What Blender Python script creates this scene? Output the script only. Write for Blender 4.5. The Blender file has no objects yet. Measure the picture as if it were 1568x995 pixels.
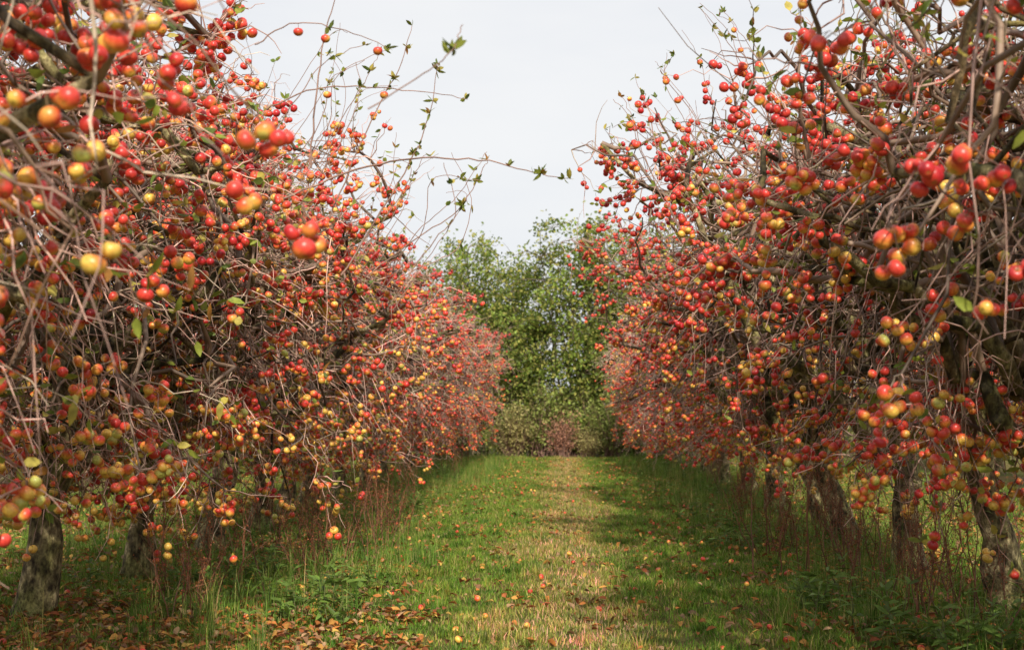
import bpy, math, numpy as np
from mathutils import Vector
R=np.random.default_rng(11)
scene=bpy.context.scene
scene.view_settings.view_transform='Standard'
scene.view_settings.look='None'
scene.view_settings.exposure=0

# ------------------------------------------------------------ mesh builder
class MB:
    def __init__(s): s.v=[];s.f=[];s.m=[];s.c=[];s.n=0;s.sm=[]
    def add(s,v,f,mat,col,smooth=True):
        v=np.asarray(v,dtype=np.float32).reshape(-1,3); f=np.asarray(f,dtype=np.int32).reshape(-1,4)
        s.v.append(v); s.f.append(f+s.n); s.n+=len(v)
        s.m.append(np.full(len(f),mat,dtype=np.int32)); s.sm.append(np.full(len(f),smooth,dtype=bool))
        col=np.asarray(col,dtype=np.float32)
        if col.ndim==1: col=np.tile(col,(len(v),1))
        s.c.append(col.reshape(-1,3))
    def mesh(s,name,mats):
        v=np.concatenate(s.v); f=np.concatenate(s.f); m=np.concatenate(s.m); c=np.concatenate(s.c); sm=np.concatenate(s.sm)
        me=bpy.data.meshes.new(name)
        me.vertices.add(len(v)); me.vertices.foreach_set('co',v.ravel())
        me.loops.add(len(f)*4); me.loops.foreach_set('vertex_index',f.ravel())
        me.polygons.add(len(f)); me.polygons.foreach_set('loop_start',np.arange(len(f),dtype=np.int32)*4)
        for mt in mats: me.materials.append(mt)
        me.update(calc_edges=True)
        me.polygons.foreach_set('material_index',m)
        me.polygons.foreach_set('use_smooth',sm)
        a=me.color_attributes.new('Col','FLOAT_COLOR','POINT')
        a.data.foreach_set('color',np.concatenate([c,np.ones((len(c),1),dtype=np.float32)],axis=1).ravel())
        me.update()
        return me
def unit(v): return v/(np.linalg.norm(v,axis=-1,keepdims=True)+1e-9)
def tube(mb,p,r,k,mat,col):
    p=np.asarray(p,float); n=len(p); r=np.asarray(r,float)
    t=unit(np.gradient(p,axis=0))
    ref=np.array([0.31,0.87,0.38]); 
    if abs(np.dot(unit(p[-1]-p[0]),ref))>.85: ref=np.array([0.9,-0.3,0.2])
    a=unit(np.cross(t,ref)); b=np.cross(t,a)
    th=np.arange(k)*2*math.pi/k
    v=p[:,None,:]+r[:,None,None]*(a[:,None,:]*np.cos(th)[None,:,None]+b[:,None,:]*np.sin(th)[None,:,None])
    i=np.arange(n-1)[:,None]*k; j=np.arange(k)[None,:]; j2=(j+1)%k
    f=np.stack([i+j,i+j2,i+k+j2,i+k+j],-1).reshape(-1,4)
    mb.add(v.reshape(-1,3),f,mat,col)
def apple_template(seg,rings):
    ph=np.linspace(0.05,math.pi-0.05,rings); r=np.sin(ph); z=np.cos(ph)*0.92
    z=z-0.34*np.exp(-(r/0.34)**2)*(z>0)+0.16*np.exp(-(r/0.28)**2)*(z<0)
    r=r*(1+0.05*np.cos(ph))
    th=np.arange(seg)*2*math.pi/seg
    v=np.stack([r[:,None]*np.cos(th),r[:,None]*np.sin(th),np.repeat(z[:,None],seg,1)],-1).reshape(-1,3)
    i=np.arange(rings-1)[:,None]*seg; j=np.arange(seg)[None,:]; j2=(j+1)%seg
    f=np.stack([i+j,i+seg+j,i+seg+j2,i+j2],-1).reshape(-1,4)
    nn=unit(v); pole=np.repeat(np.exp(-(r/0.3)**2)*(ph<1.5)+0.8*np.exp(-(r/0.16)**2)*(ph>1.6),seg)
    return v,f,nn,pole
def smooth(x): x=np.clip(x,0,1); return x*x*(3-2*x)
def axes_from(d,rng):
    z=unit(d); ref=unit(rng.normal(size=z.shape)); x=unit(np.cross(ref,z)); y=np.cross(z,x)
    return np.stack([x,y,z],-1)
def add_apples(mb,ctr,rad,up,red,rng,mat,tpl,bdir=None):
    v,f,nn,pole=tpl; N=len(ctr)
    M=axes_from(up,rng)
    sc=rad[:,None]*np.stack([np.ones(N),rng.uniform(.92,1.04,N),rng.uniform(.9,1.08,N)],-1)
    V=np.einsum('nij,nkj->nki',M,v[None]*sc[:,None,:])+ctr[:,None,:]
    W=np.einsum('nij,kj->nki',M,nn)
    b=unit((bdir if bdir is not None else np.array([0,0,.6]))+rng.normal(size=(N,3))*.6)
    t=np.einsum('nki,ni->nk',W,b)*.48+red[:,None]
    yel=np.array([.86,.53,.10]); ora=np.array([.86,.28,.055]); rd=np.array([.72,.06,.042]); dk=np.array([.46,.02,.028])
    gr=np.array([.60,.57,.13]); g=(rng.random(N)<.16)[:,None,None]; yel=np.where(g,gr,yel)
    c=yel+(ora-yel)*smooth(t/.35)[...,None]; c=c+(rd-c)*smooth((t-.25)/.4)[...,None]; c=c+(dk-c)*smooth((t-.85)/.5)[...,None]
    c=c*rng.uniform(.8,1.12,(N,1,1))
    pc=np.array([.32,.22,.04]); c=c+(pc-c)*(pole[None,:,None]*.75)
    F=(f[None]+(np.arange(N)*len(v))[:,None,None])
    mb.add(V.reshape(-1,3),F.reshape(-1,4),mat,c.reshape(-1,3))
def add_prisms(mb,p0,p1,r,mat,col):
    N=len(p0); d=unit(p1-p0); a=unit(np.cross(d,np.array([.3,.8,.5]))); b=np.cross(d,a)
    th=np.arange(3)*2*math.pi/3
    off=r*(a[:,None]*np.cos(th)[None,:,None]+b[:,None]*np.sin(th)[None,:,None])
    V=np.concatenate([p0[:,None]+off,p1[:,None]+off],1)
    f=np.array([[0,1,4,3],[1,2,5,4],[2,0,3,5]])
    mb.add(V.reshape(-1,3),(f[None]+(np.arange(N)*6)[:,None,None]).reshape(-1,4),mat,col)
def add_leaves(mb,pos,dirv,length,width,col,rng,mat,fold=.25,curl=.25,normal_up=None):
    N=len(pos)
    y=unit(dirv); ref=unit(rng.normal(size=(N,3))) if normal_up is None else unit(normal_up+rng.normal(size=(N,3))*.35)
    x=unit(np.cross(y,ref)); z=np.cross(x,y)
    ts=np.array([0,.3,.68,1.]); ws=np.array([.06,.46,.40,.03])
    P=[]
    cu=rng.uniform(-.3,1,N)*curl
    for s in (-1,0,1):
        for t,w in zip(ts,ws):
            P.append(y*(t*length)[:,None]+x*(s*w*width)[:,None]+z*((abs(s)*w*fold*width)-cu*length*t*t)[:,None])
    V=np.stack(P,1)+pos[:,None,:]
    f=[]
    for a in range(2):
        for k in range(3): f.append([a*4+k,a*4+k+1,(a+1)*4+k+1,(a+1)*4+k])
    f=np.array(f)
    C=np.repeat(col[:,None,:],12,1)
    mb.add(V.reshape(-1,3),(f[None]+(np.arange(N)*12)[:,None,None]).reshape(-1,4),mat,C.reshape(-1,3))

# ------------------------------------------------------------ materials
def newmat(name):
    m=bpy.data.materials.new(name); m.use_nodes=True; nt=m.node_tree
    return m,nt,nt.nodes,nt.links,nt.nodes['Principled BSDF']
def noise(N,L,scale,detail=4,coord=None,rough=.55):
    n=N.new('ShaderNodeTexNoise'); n.inputs['Scale'].default_value=scale; n.inputs['Detail'].default_value=detail; n.inputs['Roughness'].default_value=rough
    if coord is not None: L.new(coord,n.inputs['Vector'])
    return n
def ramp(N,L,src,stops):
    r=N.new('ShaderNodeValToRGB'); e=r.color_ramp.elements
    while len(e)<len(stops): e.new(.5)
    for q,(p,c) in zip(e,stops): q.position=p; q.color=(*c,1)
    L.new(src,r.inputs[0]); return r
def mix(N,L,a,b,f,mode='MIX'):
    m=N.new('ShaderNodeMix'); m.data_type='RGBA'; m.blend_type=mode
    for s,i in ((a,6),(b,7),(f,0)):
        if isinstance(s,(int,float)): m.inputs[i].default_value=s
        elif isinstance(s,tuple): m.inputs[i].default_value=(*s,1)
        else: L.new(s,m.inputs[i])
    return m.outputs[2]
def bark_mat():
    m,nt,N,L,B=newmat('bark')
    tc=N.new('ShaderNodeTexCoord'); at=N.new('ShaderNodeAttribute'); at.attribute_name='Col'
    mp=N.new('ShaderNodeMapping'); mp.inputs['Scale'].default_value=(1,1,.6); L.new(tc.outputs['Object'],mp.inputs[0])
    n1=noise(N,L,11,6,mp.outputs[0]); n2=noise(N,L,45,5,mp.outputs[0],.7); n4=noise(N,L,4,3,mp.outputs[0])
    r1=ramp(N,L,n1.outputs[0],[(.38,(.22,.19,.14)),(.47,(.7,.66,.48)),(.55,(1.1,1.08,.78)),(.63,(2.0,1.95,1.6))])
    r2=ramp(N,L,n2.outputs[0],[(.35,(.35,.33,.3)),(.6,(1.15,1.15,1.1))])
    r4=ramp(N,L,n4.outputs[0],[(.4,(1,1,1)),(.6,(.62,.72,.42))])
    c=mix(N,L,at.outputs[0],r1.outputs[0],1.,'MULTIPLY'); c=mix(N,L,c,r2.outputs[0],1.,'MULTIPLY'); c=mix(N,L,c,r4.outputs[0],1.,'MULTIPLY')
    L.new(c,B.inputs['Base Color']); B.inputs['Roughness'].default_value=.9
    bp=N.new('ShaderNodeBump'); bp.inputs['Strength'].default_value=1.; bp.inputs['Distance'].default_value=.03
    L.new(n2.outputs[0],bp.inputs['Height']); L.new(bp.outputs[0],B.inputs['Normal']); return m
def twig_mat():
    m,nt,N,L,B=newmat('twig')
    tc=N.new('ShaderNodeTexCoord'); at=N.new('ShaderNodeAttribute'); at.attribute_name='Col'
    n=noise(N,L,6,4,tc.outputs['Object']); r=ramp(N,L,n.outputs[0],[(.3,(.6,.55,.52)),(.7,(1.35,1.3,1.3))])
    L.new(mix(N,L,at.outputs[0],r.outputs[0],1.,'MULTIPLY'),B.inputs['Base Color']); B.inputs['Roughness'].default_value=.6; return m
def apple_mat():
    m,nt,N,L,B=newmat('apple_skin')
    tc=N.new('ShaderNodeTexCoord'); at=N.new('ShaderNodeAttribute'); at.attribute_name='Col'
    n=noise(N,L,90,4,tc.outputs['Object'],.6); r=ramp(N,L,n.outputs[0],[(.3,(.72,.6,.6)),(.5,(1,1,1)),(.75,(1.15,1.5,1.5))])
    L.new(mix(N,L,at.outputs[0],r.outputs[0],.9,'MULTIPLY'),B.inputs['Base Color'])
    B.inputs['Roughness'].default_value=.34; B.inputs['Specular IOR Level'].default_value=.55
    return m
def leaf_mat(name,trans=.35,rough=.5):
    m,nt,N,L,B=newmat(name)
    tc=N.new('ShaderNodeTexCoord'); at=N.new('ShaderNodeAttribute'); at.attribute_name='Col'
    n=noise(N,L,30,3,tc.outputs['Object']); r=ramp(N,L,n.outputs[0],[(.3,(.7,.7,.7)),(.7,(1.25,1.2,1.1))])
    c=mix(N,L,at.outputs[0],r.outputs[0],1.,'MULTIPLY')
    L.new(c,B.inputs['Base Color']); B.inputs['Roughness'].default_value=rough; B.inputs['Specular IOR Level'].default_value=.3
    t=N.new('ShaderNodeBsdfTranslucent'); L.new(c,t.inputs[0]); s=N.new('ShaderNodeMixShader'); s.inputs[0].default_value=trans
    L.new(B.outputs[0],s.inputs[1]); L.new(t.outputs[0],s.inputs[2]); L.new(s.outputs[0],N['Material Output'].inputs[0]); return m
def ground_tint(N,L):
    g=N.new('ShaderNodeNewGeometry'); sp=N.new('ShaderNodeSeparateXYZ'); L.new(g.outputs['Position'],sp.inputs[0])
    n1=noise(N,L,.55,5,g.outputs['Position']); n2=noise(N,L,2.6,4,g.outputs['Position'])
    return g,sp,n1,n2
def math_(N,L,op,a,b=None):
    m=N.new('ShaderNodeMath'); m.operation=op
    for i,s in enumerate((a,b)):
        if s is None: continue
        if isinstance(s,(int,float)): m.inputs[i].default_value=s
        else: L.new(s,m.inputs[i])
    return m.outputs[0]
def strip_fac(N,L,sp,n2,cx,w):
    a=math_(N,L,'ABSOLUTE',math_(N,L,'SUBTRACT',sp.outputs[0],cx))
    a=math_(N,L,'DIVIDE',a,w); a=math_(N,L,'ADD',a,math_(N,L,'MULTIPLY',math_(N,L,'SUBTRACT',n2,.5),4.))
    return a
def grass_mat():
    m,nt,N,L,B=newmat('grass_blades')
    g,sp,n1,n2=ground_tint(N,L); at=N.new('ShaderNodeAttribute'); at.attribute_name='Col'
    f=strip_fac(N,L,sp,n1.outputs[0],0.1,.62)
    dry=ramp(N,L,f,[(.0,(2.3,1.35,2.9)),(.7,(1.7,1.15,1.9)),(1.,(1,1,1))])
    r2=ramp(N,L,n2.outputs[0],[(.36,(.5,.68,.6)),(.47,(.88,1.,.9)),(.56,(1.1,1.08,1.0)),(.66,(1.6,1.18,1.6))])
    c=mix(N,L,at.outputs[0],dry.outputs[0],1.,'MULTIPLY'); c=mix(N,L,c,r2.outputs[0],1.,'MULTIPLY')
    L.new(c,B.inputs['Base Color']); B.inputs['Roughness'].default_value=.55; B.inputs['Specular IOR Level'].default_value=.2
    t=N.new('ShaderNodeBsdfTranslucent'); L.new(c,t.inputs[0]); s=N.new('ShaderNodeMixShader'); s.inputs[0].default_value=.35
    L.new(B.outputs[0],s.inputs[1]); L.new(t.outputs[0],s.inputs[2]); L.new(s.outputs[0],N['Material Output'].inputs[0]); return m
def soil_mat():
    m,nt,N,L,B=newmat('ground_turf')
    g,sp,n1,n2=ground_tint(N,L)
    n3=noise(N,L,28,6,g.outputs['Position'],.7)
    base=ramp(N,L,n1.outputs[0],[(.35,(.10,.12,.03)),(.65,(.17,.125,.05))])
    r=ramp(N,L,n3.outputs[0],[(.3,(.4,.4,.4)),(.5,(1,1,1)),(.7,(1.6,1.35,1.2))])
    c=mix(N,L,base.outputs[0],r.outputs[0],1.,'MULTIPLY')
    L.new(c,B.inputs['Base Color']); B.inputs['Roughness'].default_value=.95; B.inputs['Specular IOR Level'].default_value=.1
    bp=N.new('ShaderNodeBump'); bp.inputs['Strength'].default_value=.8; bp.inputs['Distance'].default_value=.03
    L.new(n3.outputs[0],bp.inputs['Height']); L.new(bp.outputs[0],B.inputs['Normal']); return m
BARK=bark_mat(); TWIG=twig_mat(); APPLE=apple_mat(); LEAF=leaf_mat('tree_leaf'); LITTER=leaf_mat('dry_leaf',.15,.7)
GRASS=grass_mat(); SOIL=soil_mat(); STALK=leaf_mat('dock_seed',.1,.8)

def link(name,me,loc=(0,0,0),rot=0,sc=1,parent=None):
    o=bpy.data.objects.new(name,me); scene.collection.objects.link(o)
    o.location=loc; o.rotation_euler=(0,0,rot); o.scale=(sc,sc,sc) if not isinstance(sc,tuple) else sc
    if parent: o.parent=parent
    return o

# ------------------------------------------------------------ apple tree
def curve(a,b,n,sag,jit,rng,d0=None):
    t=np.linspace(0,1,n)[:,None]
    L_=np.linalg.norm(b-a)
    p=a+(b-a)*t
    off=unit(rng.normal(size=3))*L_*jit*1.2
    p=p+np.sin(t*math.pi)*off
    p[:,2]+=(np.sin(t[:,0]*math.pi))*sag*L_
    j=rng.normal(size=(n,3))*jit*L_*.28; j[0]=0; p=p+j
    return p
def leafcols(N,rng):
    a=np.array([.25,.30,.05]); b=np.array([.52,.45,.10]); c=np.array([.15,.22,.05]); d=np.array([.38,.18,.04])
    w=rng.random(N); out=np.where((w<.45)[:,None],a,np.where((w<.7)[:,None],b,np.where((w<.93)[:,None],c,d)))
    return out*rng.uniform(.75,1.3,(N,1))
def apple_tree_mesh(name,seed,lean,shear,rad=(2.0,1.9,1.75),cz=2.8,redbias=0.,napp=1700,ntw=1350,tpl=None,nleaf=420,fat=.32,twc=1.,zl=.42,ar=.0285,tl=1.,bk=1.,lf=1.):
    rng=np.random.default_rng(seed); mb=MB()
    C=np.array([lean,0,cz]); Rr=np.array(rad)
    def wide(z):
        zz=np.clip(z,-.9,0); return (1-zz*zz)**(-fat)
    ph=rng.uniform(0,6.28,6)
    def lump(q):
        u=unit(q); return 1+lf*(.09*np.sin(4.2*u[...,0]+ph[0]+2*u[...,2])+.09*np.sin(5.1*u[...,1]+ph[1])+.08*np.sin(6.3*u[...,2]+ph[2]+3*u[...,1]))
    def env(q):
        q=np.array(q,float); q=q*np.asarray(lump(q))[...,None]; s_=wide(q[...,2]); q[...,0]*=s_; q[...,1]*=s_
        p=C+q*Rr; p[...,0]+=shear*(p[...,2]-cz); return p
    def inv(p):
        p=np.array(p,float); p[...,0]-=shear*(p[...,2]-cz); q=(p-C)/Rr; s_=wide(q[...,2]); q[...,0]/=s_; q[...,1]/=s_
        return q/np.asarray(lump(q))[...,None]
    n=14; t=np.linspace(0,1,n)
    top=np.array([lean*.75*tl+shear*.3,rng.normal()*.2,2.9])
    P=np.stack([top[0]*t**1.1,top[1]*t,-.12+3.0*t],-1)
    P[:,:2]+=np.cumsum(rng.normal(size=(n,2))*.038,0)*np.minimum(1,t*3)[:,None]
    r0=rng.uniform(.125,.16)
    rr=r0*(1-.60*t)+.07*np.exp(-t*18)+rng.normal(size=n)*.011
    barkc=np.array([.33,.275,.205])*bk
    tube(mb,P,rr,16,0,barkc)
    limbs=[]; 
    nl=14
    for i in range(nl):
        az=i*2*math.pi/nl*1.0+rng.uniform(-.3,.3); k=rng.uniform(.34,.95)
        st=P[int(k*(n-1))]
        el=rng.uniform(-.6,.5)+(k-.5)*.9
        q=np.array([math.cos(az)*math.cos(el),math.sin(az)*math.cos(el),math.sin(el)])*rng.uniform(.7,.93)
        e=env(q); e[2]=max(e[2],.85)
        c=curve(st,e,13,rng.uniform(.05,.2),.09,rng)
        tube(mb,c,np.linspace(rng.uniform(.05,.085),.018,13)*(1+rng.normal(size=13)*.1),8,0,barkc*rng.uniform(.6,1.15)); limbs.append(c)
    sec=[]
    for i in range(190):
        l=limbs[rng.integers(nl)]; st=l[rng.integers(2,13)]
        q=unit(rng.normal(size=3)); q=q*rng.uniform(.75,1.0)
        tgt=env(q); tgt[2]=max(tgt[2],zl+.15); d=tgt-st; L_=np.linalg.norm(d); d=d/L_; d=unit(d+rng.normal(size=3)*.22)
        e=st+d*min(L_,rng.uniform(.6,1.7)); e[2]=max(e[2],zl+.15)
        c=curve(st,e,9,rng.uniform(0,.24),.11,rng)
        tube(mb,c,np.linspace(rng.uniform(.013,.030),.006,9),5,0 if i%4==0 else 1,np.array([.25,.18,.13])*rng.uniform(.45,1.3)); sec.append(c)
    allp=np.concatenate(sec+[l[5:] for l in limbs])
    w=np.clip(np.linalg.norm(inv(allp),axis=1),.3,1)**2.2; w*=1+1.0*(allp[:,2]<1.7); w/=w.sum()
    tw=[]
    idx=rng.choice(len(allp),ntw,p=w)
    for i in idx:
        st=allp[i]; out=unit(inv(st)*1.0)
        d=unit(out*.8+rng.normal(size=3)*.75+np.array([0,0,.1]))
        L_=rng.uniform(.18,.68); e=st+d*L_
        if st[2]<2.3 or rng.random()<.4: e[2]-=L_*rng.uniform(.1,.8)
        qq=inv(e); 
        nq=np.linalg.norm(qq)
        if nq>1.08: e=env(qq/nq*rng.uniform(.95,1.12))
        if e[2]<zl: e[2]=zl+rng.random()*.45
        c=curve(st,e,7,rng.uniform(-.1,.25),.12,rng)
        u=rng.random()
        col=(np.array([.54,.36,.30]) if u<.6 else (np.array([.48,.40,.30]) if u<.8 else np.array([.20,.12,.08])))*rng.uniform(.5,1.35)*twc
        tube(mb,c,np.linspace(rng.uniform(.004,.0075),.002,7),3,1,col); tw.append(c)
    for i in range(60):
        st=allp[idx[rng.integers(ntw)]]
        if st[2]<cz-.2: continue
        e=st+np.array([rng.normal()*.3,rng.normal()*.3,rng.uniform(.3,1.0)])
        c=curve(st,e,6,0,.06,rng); tube(mb,c,np.linspace(.006,.002,6),3,1,np.array([.27,.2,.15]));
        if rng.random()<.8: 
            k=c[2:]; add_leaves(mb,np.repeat(k,3,0),unit(rng.normal(size=(12,3))+np.array([0,0,.6])),rng.uniform(.04,.07,12),rng.uniform(.025,.04,12),leafcols(12,rng),rng,2)
    T=np.array(tw)
    ci=rng.integers(0,len(T),napp); ck=rng.integers(1,7,napp); cp=T[ci,ck]
    nn=np.linalg.norm(inv(cp),axis=1)
    keep=rng.random(napp)<np.clip(nn*1.5-.35,.08,1); cp=cp[keep]
    cnt=rng.choice([1,2,3,4,5],len(cp),p=[.24,.28,.24,.16,.08])
    att=np.repeat(cp,cnt,0); cid=np.repeat(np.arange(len(cp)),cnt); N=len(att)
    att=att+rng.normal(size=(N,3))*.02
    down=unit(np.stack([rng.normal(size=N)*.8,rng.normal(size=N)*.8,-np.ones(N)],-1))
    rad_=np.clip(rng.normal(ar,.0036,N),.018,.037)
    ctr=att+down*(rng.uniform(.018,.045,N)+rad_*.8)[:,None]
    for it in range(6):
        for s in range(1,5):
            same=cid[s:]==cid[:-s]; d=ctr[s:]-ctr[:-s]; L_=np.linalg.norm(d,axis=1)+1e-6
            o=np.clip((rad_[s:]+rad_[:-s])*.97-L_,0,None)*same*.5
            mv=d/L_[:,None]*o[:,None]; ctr[s:]+=mv; ctr[:-s]-=mv
    up=unit(att-ctr+rng.normal(size=(N,3))*.006)
    cr=rng.normal(0,.24,len(cp))
    hz=np.clip((ctr[:,2]-2.0)/1.5,-1,1)
    red=.38+.26*hz+redbias+cr[cid]+rng.normal(0,.15,N)
    add_apples(mb,ctr,rad_,up,red,rng,3,tpl,np.array([.25,-.1,.7]))
    add_prisms(mb,att,ctr+up*(rad_*.5)[:,None],.0016,1,np.array([.2,.14,.07]))
    NL=nleaf; li=rng.integers(0,len(T),NL//3); li=np.concatenate([li,li,li]); NL=len(li); lk=rng.integers(3,7,NL); lp=T[li,lk]
    add_leaves(mb,lp,unit(rng.normal(size=(NL,3))*np.array([1,1,.6])+np.array([0,0,-.15])),rng.uniform(.045,.095,NL),rng.uniform(.028,.05,NL),leafcols(NL,rng),rng,2,curl=.5)
    return mb.mesh(name,[BARK,TWIG,LEAF,APPLE])
TP=apple_template(12,9); TPf=apple_template(8,6)
LM=[apple_tree_mesh('apple_tree_a%d'%i,100+i,.35,.0,rad=(2.0,1.95,2.5),cz=2.7,redbias=0.0,tpl=TP,napp=1450,ntw=1750,nleaf=1000,twc=1.2,zl=.42) for i in range(3)]
RM=[apple_tree_mesh('apple_tree_b%d'%i,200+i,.9,.22,rad=(1.75,1.95,2.25),cz=2.8,redbias=.17,tpl=TP,fat=.18,napp=1180,ntw=1250,nleaf=850,twc=.95,zl=.62,tl=1.3,bk=1.1) for i in range(3)]
FM=[apple_tree_mesh('apple_tree_c%d'%i,300+i,.4,.1,rad=(1.95,1.9,2.15),cz=2.45,redbias=.22,tpl=TPf,napp=1150,ntw=1650,nleaf=400,fat=.28,ar=.027,twc=1.2) for i in range(2)]
def row(x0,ys,mods,flip):
    for i,y in enumerate(ys):
        me=mods[i%3] if y<22 else FM[i%2]
        s=R.uniform(.95,1.05)
        link('apple_tree',me,(x0+R.normal()*.12,y,0),flip+R.uniform(-.5,.5),s)
yl=[7.3,10.5,12.7]; 
while yl[-1]<45: yl.append(yl[-1]+2.45+R.normal()*.25)
yr=[8.1,11.3]
while yr[-1]<45: yr.append(yr[-1]+2.6+R.normal()*.35)
row(-3.9,yl,LM,0); row(3.5,yr,RM[1:]+RM[:1],math.pi)
link('apple_tree',LM[0],(-3.45,4.0,0),.2,1.02)
link('apple_tree',RM[0],(3.5,5.0,0),math.pi-.2,1.03)
for xr in (-11.2,10.9):
    y=5.; 
    while y<47:
        link('apple_tree',FM[R.integers(2)],(xr+R.normal()*.15,y,0),R.uniform(0,6.28),R.uniform(.85,.98)); y+=3.1

# ------------------------------------------------------------ long leafy shoots reaching over the aisle
F=2178.
def W(px,py,d): return np.array([(px-860)/F*d,d,1.5-(py-632)/F*d])
def shoot(mb,pts,r0,rng,leafn,fruit=()):
    pts=np.array(pts); n=len(pts); tt=np.linspace(0,n-1,n*5)
    p=[]
    for u in tt:
        k=min(int(u),n-2); f=u-k; a=pts[max(k-1,0)];b=pts[k];c=pts[k+1];d=pts[min(k+2,n-1)]
        p.append(.5*((2*b)+(-a+c)*f+(2*a-5*b+4*c-d)*f*f+(-a+3*b-3*c+d)*f**3))
    p=np.array(p)+rng.normal(size=(len(p),3))*.004
    tube(mb,p,np.linspace(r0,.0018,len(p)),5,0,np.array([.30,.19,.15]))
    cs=rng.integers(len(p)//2,len(p),max(2,leafn//4)); k=cs[rng.integers(0,len(cs),leafn)]
    add_leaves(mb,p[k],unit(rng.normal(size=(leafn,3))+np.array([0,0,.5])),rng.uniform(.03,.065,leafn),rng.uniform(.016,.03,leafn),leafcols(leafn,rng)*.8,rng,1,curl=.4)
    if len(fruit):
        a=p[[int(q*(len(p)-1)) for q in fruit]]; c=a+np.array([0,0,-.045]); N=len(a)
        add_apples(mb,c,np.full(N,.026),unit(a-c),rng.uniform(.4,.8,N),rng,2,TP); add_prisms(mb,a,c,.0015,0,np.array([.2,.14,.07]))
    return p
rs=np.random.default_rng(5); mb=MB(); D=8.2
shoot(mb,[W(430,300,D),W(540,255,D),W(640,238,D-.2),W(740,242,D-.4),W(820,262,D-.5),W(872,270,D-.6)],.007,rs,26)
shoot(mb,[W(520,420,D),W(600,290,D),W(650,190,D),W(668,90,D)],.006,rs,40)
shoot(mb,[W(400,160,D),W(480,128,D),W(570,126,D),W(650,135,D),W(718,146,D)],.005,rs,5,(.55,.3))
shoot(mb,[W(380,60,D-1),W(440,25,D-1),W(520,35,D-1),W(590,65,D-1)],.004,rs,8,(.9,.4))
shoot(mb,[W(560,420,D+1),W(640,360,D+1),W(700,320,D+1),W(740,255,D+1),W(748,235,D+1)],.005,rs,26)
shoot(mb,[W(500,330,D+.5),W(560,190,D+.5),W(610,90,D+.5),W(628,30,D+.5)],.005,rs,20)
shoot(mb,[W(600,430,D+1.5),W(660,400,D+1.5),W(705,372,D+1.5),W(720,300,D+1.5),W(690,230,D+1.5)],.004,rs,14)
shoot(mb,[W(470,250,D-.5),W(480,120,D-.5),W(500,10,D-.5),W(520,-60,D-.5)],.006,rs,14,(.6,))
shoot(mb,[W(560,160,5),W(640,110,5),W(690,70,5),W(705,30,5)],.003,rs,9)
for k in range(18):
    x0=rs.uniform(440,700); y0=(x0-430)*1.15+110; dd=rs.uniform(7.5,13)
    shoot(mb,[W(x0-60,y0+90,dd),W(x0,y0,dd),W(x0+rs.uniform(-10,60),y0-rs.uniform(50,90),dd),W(x0+rs.uniform(-20,110),y0-rs.uniform(70,140),dd)],.0035,rs,7)
for k in range(12):
    x0=rs.uniform(950,1130); y0=max(0,200-(x0-930)*.9); dd=rs.uniform(9,14)
    shoot(mb,[W(x0+90,y0+170,dd),W(x0+35,y0+60,dd),W(x0+rs.uniform(-10,20),y0,dd),W(x0+rs.uniform(-35,10),y0-rs.uniform(10,50),dd)],.0035,rs,7,(.5,.7) if k%2 else ())
link('overhanging_branches',mb.mesh('overhanging_branches',[TWIG,LEAF,APPLE]))

# ------------------------------------------------------------ end-of-aisle trees and hedge
def green_tree(name,seed,h,rx,nleaf):
    rng=np.random.default_rng(seed); mb=MB()
    ends=[]
    for s in range(9):
        a=rng.uniform(0,6.28); top=np.array([math.cos(a)*rx*.75*rng.random(),math.sin(a)*rx*.7*rng.random(),h*rng.uniform(.65,.97)])
        c=curve(np.array([math.cos(a)*.25,math.sin(a)*.25,-.1]),top,12,0,.03,rng)
        tube(mb,c,np.linspace(rng.uniform(.05,.10),.012,12),6,0,np.array([.17,.15,.12]))
        for k in range(28):
            b=c[rng.integers(1,12)]; az=rng.uniform(0,6.28); l=rng.uniform(.5,1.4)*rx/2
            e=b+np.array([math.cos(az)*l,math.sin(az)*l,rng.uniform(-.1,.8)]); e[2]=min(e[2],h)
            q=curve(b,e,6,.05,.06,rng); tube(mb,q,np.linspace(.018,.004,6),3,1,np.array([.2,.16,.12])); ends.append(q[2:])
    P=np.concatenate(ends); 
    w=rng.random(len(P))**3; w/=w.sum()
    k=rng.choice(len(P),nleaf,p=w); pos=P[k]+rng.normal(size=(nleaf,3))*np.array([.2,.2,.17]); pos[:,2]=np.abs(pos[:,2])
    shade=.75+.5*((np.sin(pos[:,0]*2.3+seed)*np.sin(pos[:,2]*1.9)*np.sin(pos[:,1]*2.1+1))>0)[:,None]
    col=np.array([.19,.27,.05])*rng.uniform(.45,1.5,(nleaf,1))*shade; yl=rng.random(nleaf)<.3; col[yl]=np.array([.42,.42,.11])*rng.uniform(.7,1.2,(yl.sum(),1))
    add_leaves(mb,pos,unit(rng.normal(size=(nleaf,3))+np.array([0,0,-.3])),rng.uniform(.08,.16,nleaf),rng.uniform(.06,.11,nleaf),col,rng,2)
    return mb.mesh(name,[BARK,TWIG,LEAF])
G=[green_tree('beech_a',1,8.0,2.2,12500),green_tree('beech_b',2,7.6,2.1,11500)]
for i,(x,yy,s) in enumerate([(-4.6,50.5,.9),(-2.9,51.2,.96),(-1.3,50.2,.86),(.4,50,1.02),(1.6,52.5,.9),(2.5,50.6,1.),(4.2,51,.97),(6.4,52,.95),(-2.,53,.9)]):
    link('beech_tree',G[(i+1)%2],(x,yy,0),i*1.3,s)
for x in np.arange(-30,31,3.6):
    if -6<x<7: continue
    link('beech_tree',G[int(x)%2],(x,51+R.normal(),0),R.uniform(0,6),R.uniform(.7,.9))
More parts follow.
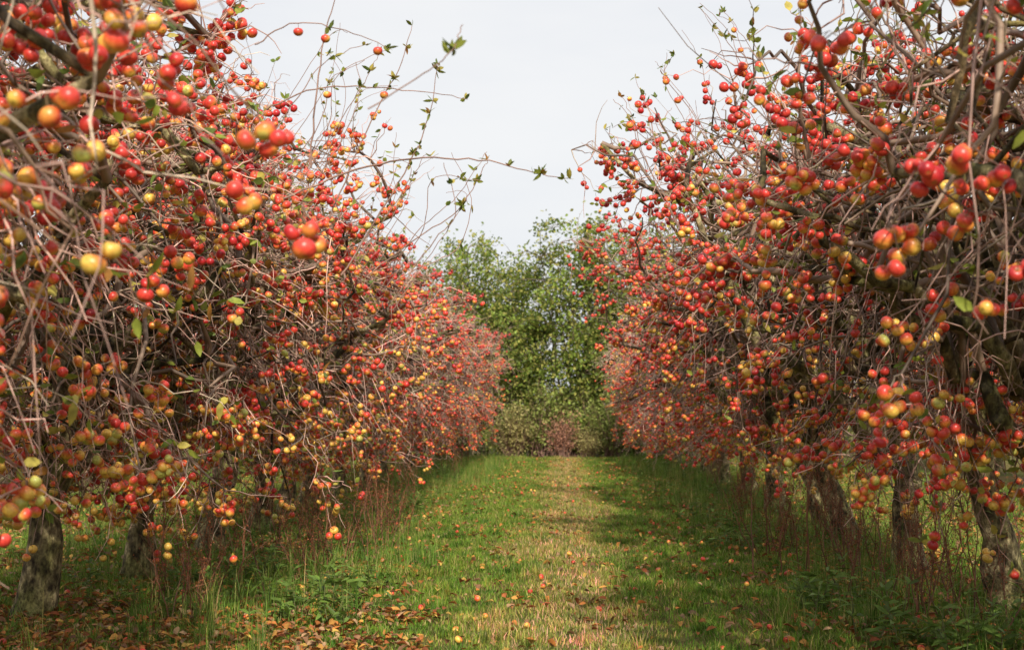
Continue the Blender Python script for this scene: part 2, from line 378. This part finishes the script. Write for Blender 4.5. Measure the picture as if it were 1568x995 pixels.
def shrub(name,seed,h,w,n,c0):
    rng=np.random.default_rng(seed); mb=MB(); E=[]
    for k in range(70):
        a=rng.uniform(0,6.28); e=np.array([math.cos(a)*w*rng.random(),math.sin(a)*w*rng.random(),h*rng.uniform(.4,1)])
        q=curve(np.array([rng.normal()*.15,rng.normal()*.15,0]),e,7,.03,.06,rng); tube(mb,q,np.linspace(.012,.003,7),3,0,np.array([.25,.15,.12])); E.append(q[2:])
    P=np.concatenate(E); k=rng.integers(0,len(P),n); pos=P[k]+rng.normal(size=(n,3))*.13; pos[:,2]=np.abs(pos[:,2])
    add_leaves(mb,pos,unit(rng.normal(size=(n,3))),rng.uniform(.05,.1,n),rng.uniform(.04,.07,n),np.array(c0)*rng.uniform(.5,1.5,(n,1)),rng,1)
    return mb.mesh(name,[TWIG,LEAF])
S1=shrub('shrub_green',7,1.9,1.1,2100,(.27,.33,.09)); S2=shrub('shrub_red',8,1.9,1.0,1300,(.50,.26,.18)); S3=shrub('shrub_tan',9,1.7,1.1,1900,(.42,.38,.16))
for i,(x,yy,m,s) in enumerate([(-3.3,47.5,S1,.9),(-1.7,48.6,S3,1.1),(-.7,49,S1,1.35),(.0,48,S2,.8),(.9,47.8,S3,.6),(1.7,48.2,S1,1.2),(3.3,48,S3,1),(-4.4,48,S3,1.),(.7,49.5,S1,1.3),(-.2,50,S1,1.5)]):
    link('hedge_shrub',m,(x,yy,0),i*1.7,s)

# ------------------------------------------------------------ ground
me=bpy.data.meshes.new('ground'); s=900
me.from_pydata([(-s,-s,0),(s,-s,0),(s,s,0),(-s,s,0)],[],[(0,1,2,3)]); me.materials.append(SOIL); link('ground',me)
def blades(name,seed,n,size,h0,h1,w,cols,mat=GRASS,spread=.5,clump=0):
    rng=np.random.default_rng(seed); mb=MB()
    base=np.stack([rng.uniform(-size/2,size/2,n),rng.uniform(-size/2,size/2,n),np.zeros(n)],-1)
    h=rng.uniform(h0,h1,n)*(.6+.6*rng.random(n))
    if clump:
        cc=rng.uniform(-size/2,size/2,(clump,2)); m_=n//3; k=rng.integers(0,clump,m_)
        base[:m_,:2]=cc[k]+rng.normal(size=(m_,2))*.06; h[:m_]*=rng.uniform(1.3,2.6,clump)[k]
    a=rng.uniform(0,6.28,n); d=np.stack([np.cos(a),np.sin(a),np.zeros(n)],-1); sd=np.stack([-np.sin(a),np.cos(a),np.zeros(n)],-1)
    b=rng.uniform(.1,1,n)*spread; up=np.array([0,0,1.])
    V=[]
    for t,ww in ((0,1),(.55,.75),(1,.08)):
        c=base+d*(b*h*t*t)[:,None]+up*(h*t*(1-.25*b*t))[:,None]
        V+= [c-sd*w*ww,c+sd*w*ww]
    V=np.stack(V,1); f=np.array([[0,1,3,2],[2,3,5,4]])
    cc=np.array(cols)[rng.integers(0,len(cols),n)]*rng.uniform(.7,1.3,(n,1))
    mb.add(V.reshape(-1,3),(f[None]+(np.arange(n)*6)[:,None,None]).reshape(-1,4),0,np.repeat(cc[:,None],6,1).reshape(-1,3))
    return mb.mesh(name,[mat])
gc=[(.15,.28,.03),(.20,.34,.035),(.10,.19,.025),(.26,.33,.05),(.42,.36,.13)]
GT=[blades('turf_%d'%i,20+i,9500,2.1,.025,.055,.0036,gc,spread=1.1,clump=34) for i in range(3)]
TT=[blades('tall_%d'%i,30+i,900,2,.06,.2,.004,[(.14,.25,.035),(.19,.31,.045),(.38,.36,.12),(.10,.18,.03)],spread=1.,clump=14) for i in range(2)]
ge=bpy.data.objects.new('grass',None); scene.collection.objects.link(ge)
for x in np.arange(-8,8.1,2):
    for yy in np.arange(7,49,2):
        link('turf_patch',GT[R.integers(3)],(x,yy,0),R.integers(4)*math.pi/2,1,ge)
        if abs(x)>=2.9 and R.random()<.7:
            link('tall_patch',TT[R.integers(2)],(x*.97,yy,0),R.integers(4)*math.pi/2,R.uniform(.6,1.0),ge)
for yy in np.arange(9,47,1.4):
    for sx in (-2.3,2.6):
        link('fringe_patch',TT[R.integers(2)],(sx+R.normal()*.2,yy,0),R.uniform(0,6),(.45,.8,R.uniform(.7,1.4)),ge)

# fallen leaves
rng=np.random.default_rng(77); mb=MB(); n=110000
x=rng.uniform(-7.5,7.5,n); yy=7.5+40*rng.random(n)**1.35
dens=np.clip(.2+.6*smooth((np.abs(x-.1)-.9)/1.8),0,1); 
cl=np.sin(x*2.1+yy*.7)*np.sin(yy*1.3-x*.9)*.5+.5; cl2=np.sin(x*5.1-yy*3.7)*np.sin(yy*4.3+x*2.9)*.5+.5; dens=dens*(.12+.9*cl*cl2+.3*cl)
near=(yy<11.2-.5*np.sin(x*4))&(x<-1.1+.3*np.sin(yy*5)); dens[near]=1.
k=rng.random(n)<dens; x=x[k];yy=yy[k];n=len(x)
a=rng.uniform(0,6.28,n); dv=np.stack([np.cos(a),np.sin(a),rng.normal(size=n)*.3],-1)
pal=np.array([(.50,.19,.05),(.38,.12,.045),(.56,.29,.07),(.30,.16,.085),(.62,.40,.10),(.44,.28,.16)])
col=pal[rng.choice(6,n,p=[.24,.2,.13,.22,.07,.14])]*rng.uniform(.55,1.2,(n,1))
add_leaves(mb,np.stack([x,yy,rng.uniform(.02,.07,n)],-1),dv,rng.uniform(.035,.085,n),rng.uniform(.025,.055,n),col,rng,0,fold=.6,curl=.7,normal_up=np.array([0,0,1.]))
link('fallen_leaves',mb.mesh('fallen_leaves',[LITTER]))
mb=MB(); n=560; x=np.concatenate([rng.normal(-2.7,1.3,n//2),rng.normal(2.2,1.4,n//2)]); yy=8+38*rng.random(n)**1.2
r=rng.uniform(.021,.029,n); up=unit(rng.normal(size=(n,3)))
add_apples(mb,np.stack([x,yy,r+.012],-1),r,up,rng.uniform(.0,.8,n),rng,0,TP)
link('fallen_apples',mb.mesh('fallen_apples',[APPLE]))

# ------------------------------------------------------------ dock plants (rusty seed stalks)
def dock(name,seed):
    rng=np.random.default_rng(seed); mb=MB()
    for s in range(5):
        h=rng.uniform(.5,1.3); b=np.array([rng.normal()*.16,rng.normal()*.16,0]); e=b+np.array([rng.normal()*.18,rng.normal()*.18,h])
        c=curve(b,e,9,0,.035,rng); col=np.array([.25,.11,.06])*rng.uniform(.5,1.2); tube(mb,c,np.linspace(.0065,.0025,9),4,0,col)
        rows=[c[4:]]
        for k in range(4):
            q0=c[rng.integers(2,7)]; q1=q0+np.array([rng.normal()*.1,rng.normal()*.1,rng.uniform(.1,.3)]); q=curve(q0,q1,5,0,.05,rng); tube(mb,q,np.linspace(.0035,.0015,5),3,0,col); rows.append(q)
        P=np.concatenate(rows); n=130; pos=P[rng.integers(0,len(P),n)]+rng.normal(size=(n,3))*np.array([.010,.010,.03])
        add_leaves(mb,pos,unit(rng.normal(size=(n,3))),rng.uniform(.007,.016,n),rng.uniform(.008,.014,n),np.array([.28,.10,.045])*rng.uniform(.4,1.5,(n,1)),rng,1)
    return mb.mesh(name,[TWIG,STALK])
DK=[dock('dock_%d'%i,60+i) for i in range(4)]
def base(px,py): 
    d=1.5*F/(py-632); return ((px-860)/F*d,d,0)
spots=[(470,900),(480,885),(500,870),(545,850),(570,840),(590,830),(610,815),(330,930),(315,945),(350,915),(430,850),(240,950),(1190,850),(1205,880),(1230,840),(1250,855),(1275,880),(1290,870),(1300,900),(1345,915),(1360,905),(1430,945),(1455,950),(1470,900),(1160,800),(1130,775),(1490,960),(1380,940)]
for i,(px,py) in enumerate(spots):
    b=base(px,py); link('dock_plant',DK[i%4],b,i*1.1,R.uniform(.75,1.1))
for k in range(22):
    sd=R.choice([-1,1]); link('dock_plant',DK[k%4],(sd*R.uniform(2.3,3.6)+.2,R.uniform(14,40),0),k,R.uniform(.6,1.))
def weed(name,seed,n,l0,l1):
    rng=np.random.default_rng(seed); mb=MB()
    for s in range(6):
        h=rng.uniform(.12,.4); b=np.array([rng.normal()*.16,rng.normal()*.16,0]); c=curve(b,b+np.array([rng.normal()*.06,rng.normal()*.06,h]),6,0,.03,rng); tube(mb,c,np.linspace(.005,.002,6),4,0,np.array([.13,.15,.05]))
        k=rng.integers(0,6,n); a=rng.uniform(0,6.28,n); dv=np.stack([np.cos(a),np.sin(a),rng.uniform(.1,.7,n)],-1)
        add_leaves(mb,c[k],dv,rng.uniform(l0,l1,n),rng.uniform(.025,.055,n),np.array([.15,.25,.05])*rng.uniform(.6,1.5,(n,1)),rng,1,curl=.55,normal_up=np.array([0,0,1.]))
    return mb.mesh(name,[TWIG,LEAF])
WD=[weed('weed_%d'%i,80+i,12,.07,.19) for i in range(3)]
ws=[(400,930),(430,950),(460,935),(500,925),(530,940),(480,955),(555,900),(300,940),(420,900),(380,900),(1380,985),(1430,990),(1490,980),(1540,990),(1330,975),(1560,960),(1090,800),(1070,780),(1110,830),(640,780),(660,770),(1230,930)]
for i,(px,py) in enumerate(ws): link('weed_plant',WD[i%3],base(px,py),i*.9,R.uniform(.55,1.1))
for k in range(110):
    sd=R.choice([-1,1]); link('weed_plant',WD[k%3],(sd*abs(R.normal(3.0,.7)),R.uniform(10,44),0),k,R.uniform(.4,.85))

# ------------------------------------------------------------ light, sky, camera
to_sun=Vector((.10,-.80,.62)).normalized()
el=math.asin(to_sun.z); az=math.atan2(to_sun.x,to_sun.y)
sl=bpy.data.lights.new('sun','SUN'); sl.energy=5.0; sl.angle=math.radians(1.2); sl.color=(1,.91,.77)
so=bpy.data.objects.new('sun',sl); scene.collection.objects.link(so); so.rotation_euler=to_sun.to_track_quat('Z','Y').to_euler()
w=bpy.data.worlds.new('World'); scene.world=w; w.use_nodes=True; N=w.node_tree.nodes; L=w.node_tree.links
sky=N.new('ShaderNodeTexSky'); sky.sky_type='NISHITA'; sky.sun_disc=False; sky.sun_elevation=el; sky.sun_rotation=az; sky.dust_density=3
tc=N.new('ShaderNodeTexCoord'); mp=N.new('ShaderNodeMapping'); mp.inputs['Scale'].default_value=(1,1,3.5); L.new(tc.outputs['Generated'],mp.inputs[0])
nz=noise(N,L,2.2,5,mp.outputs[0]); cr=ramp(N,L,nz.outputs[0],[(.3,(8.8,9.0,9.4)),(.7,(9.9,9.9,9.9))])
cr.color_ramp.interpolation='EASE'
bg=N['Background']; L.new(mix(N,L,sky.outputs[0],cr.outputs[0],.88),bg.inputs[0]); bg.inputs[1].default_value=.1

cd=bpy.data.cameras.new('camera'); cam=bpy.data.objects.new('camera',cd); scene.collection.objects.link(cam); scene.camera=cam
cd.sensor_width=36; cd.lens=50; cd.clip_end=3000; cd.clip_start=.05
cam.location=(0,0,1.5)
cam.rotation_euler=(math.radians(90)+math.atan(135/F),0,math.atan(76/F))
cd.dof.use_dof=True; cd.dof.focus_distance=11.; cd.dof.aperture_fstop=3.2
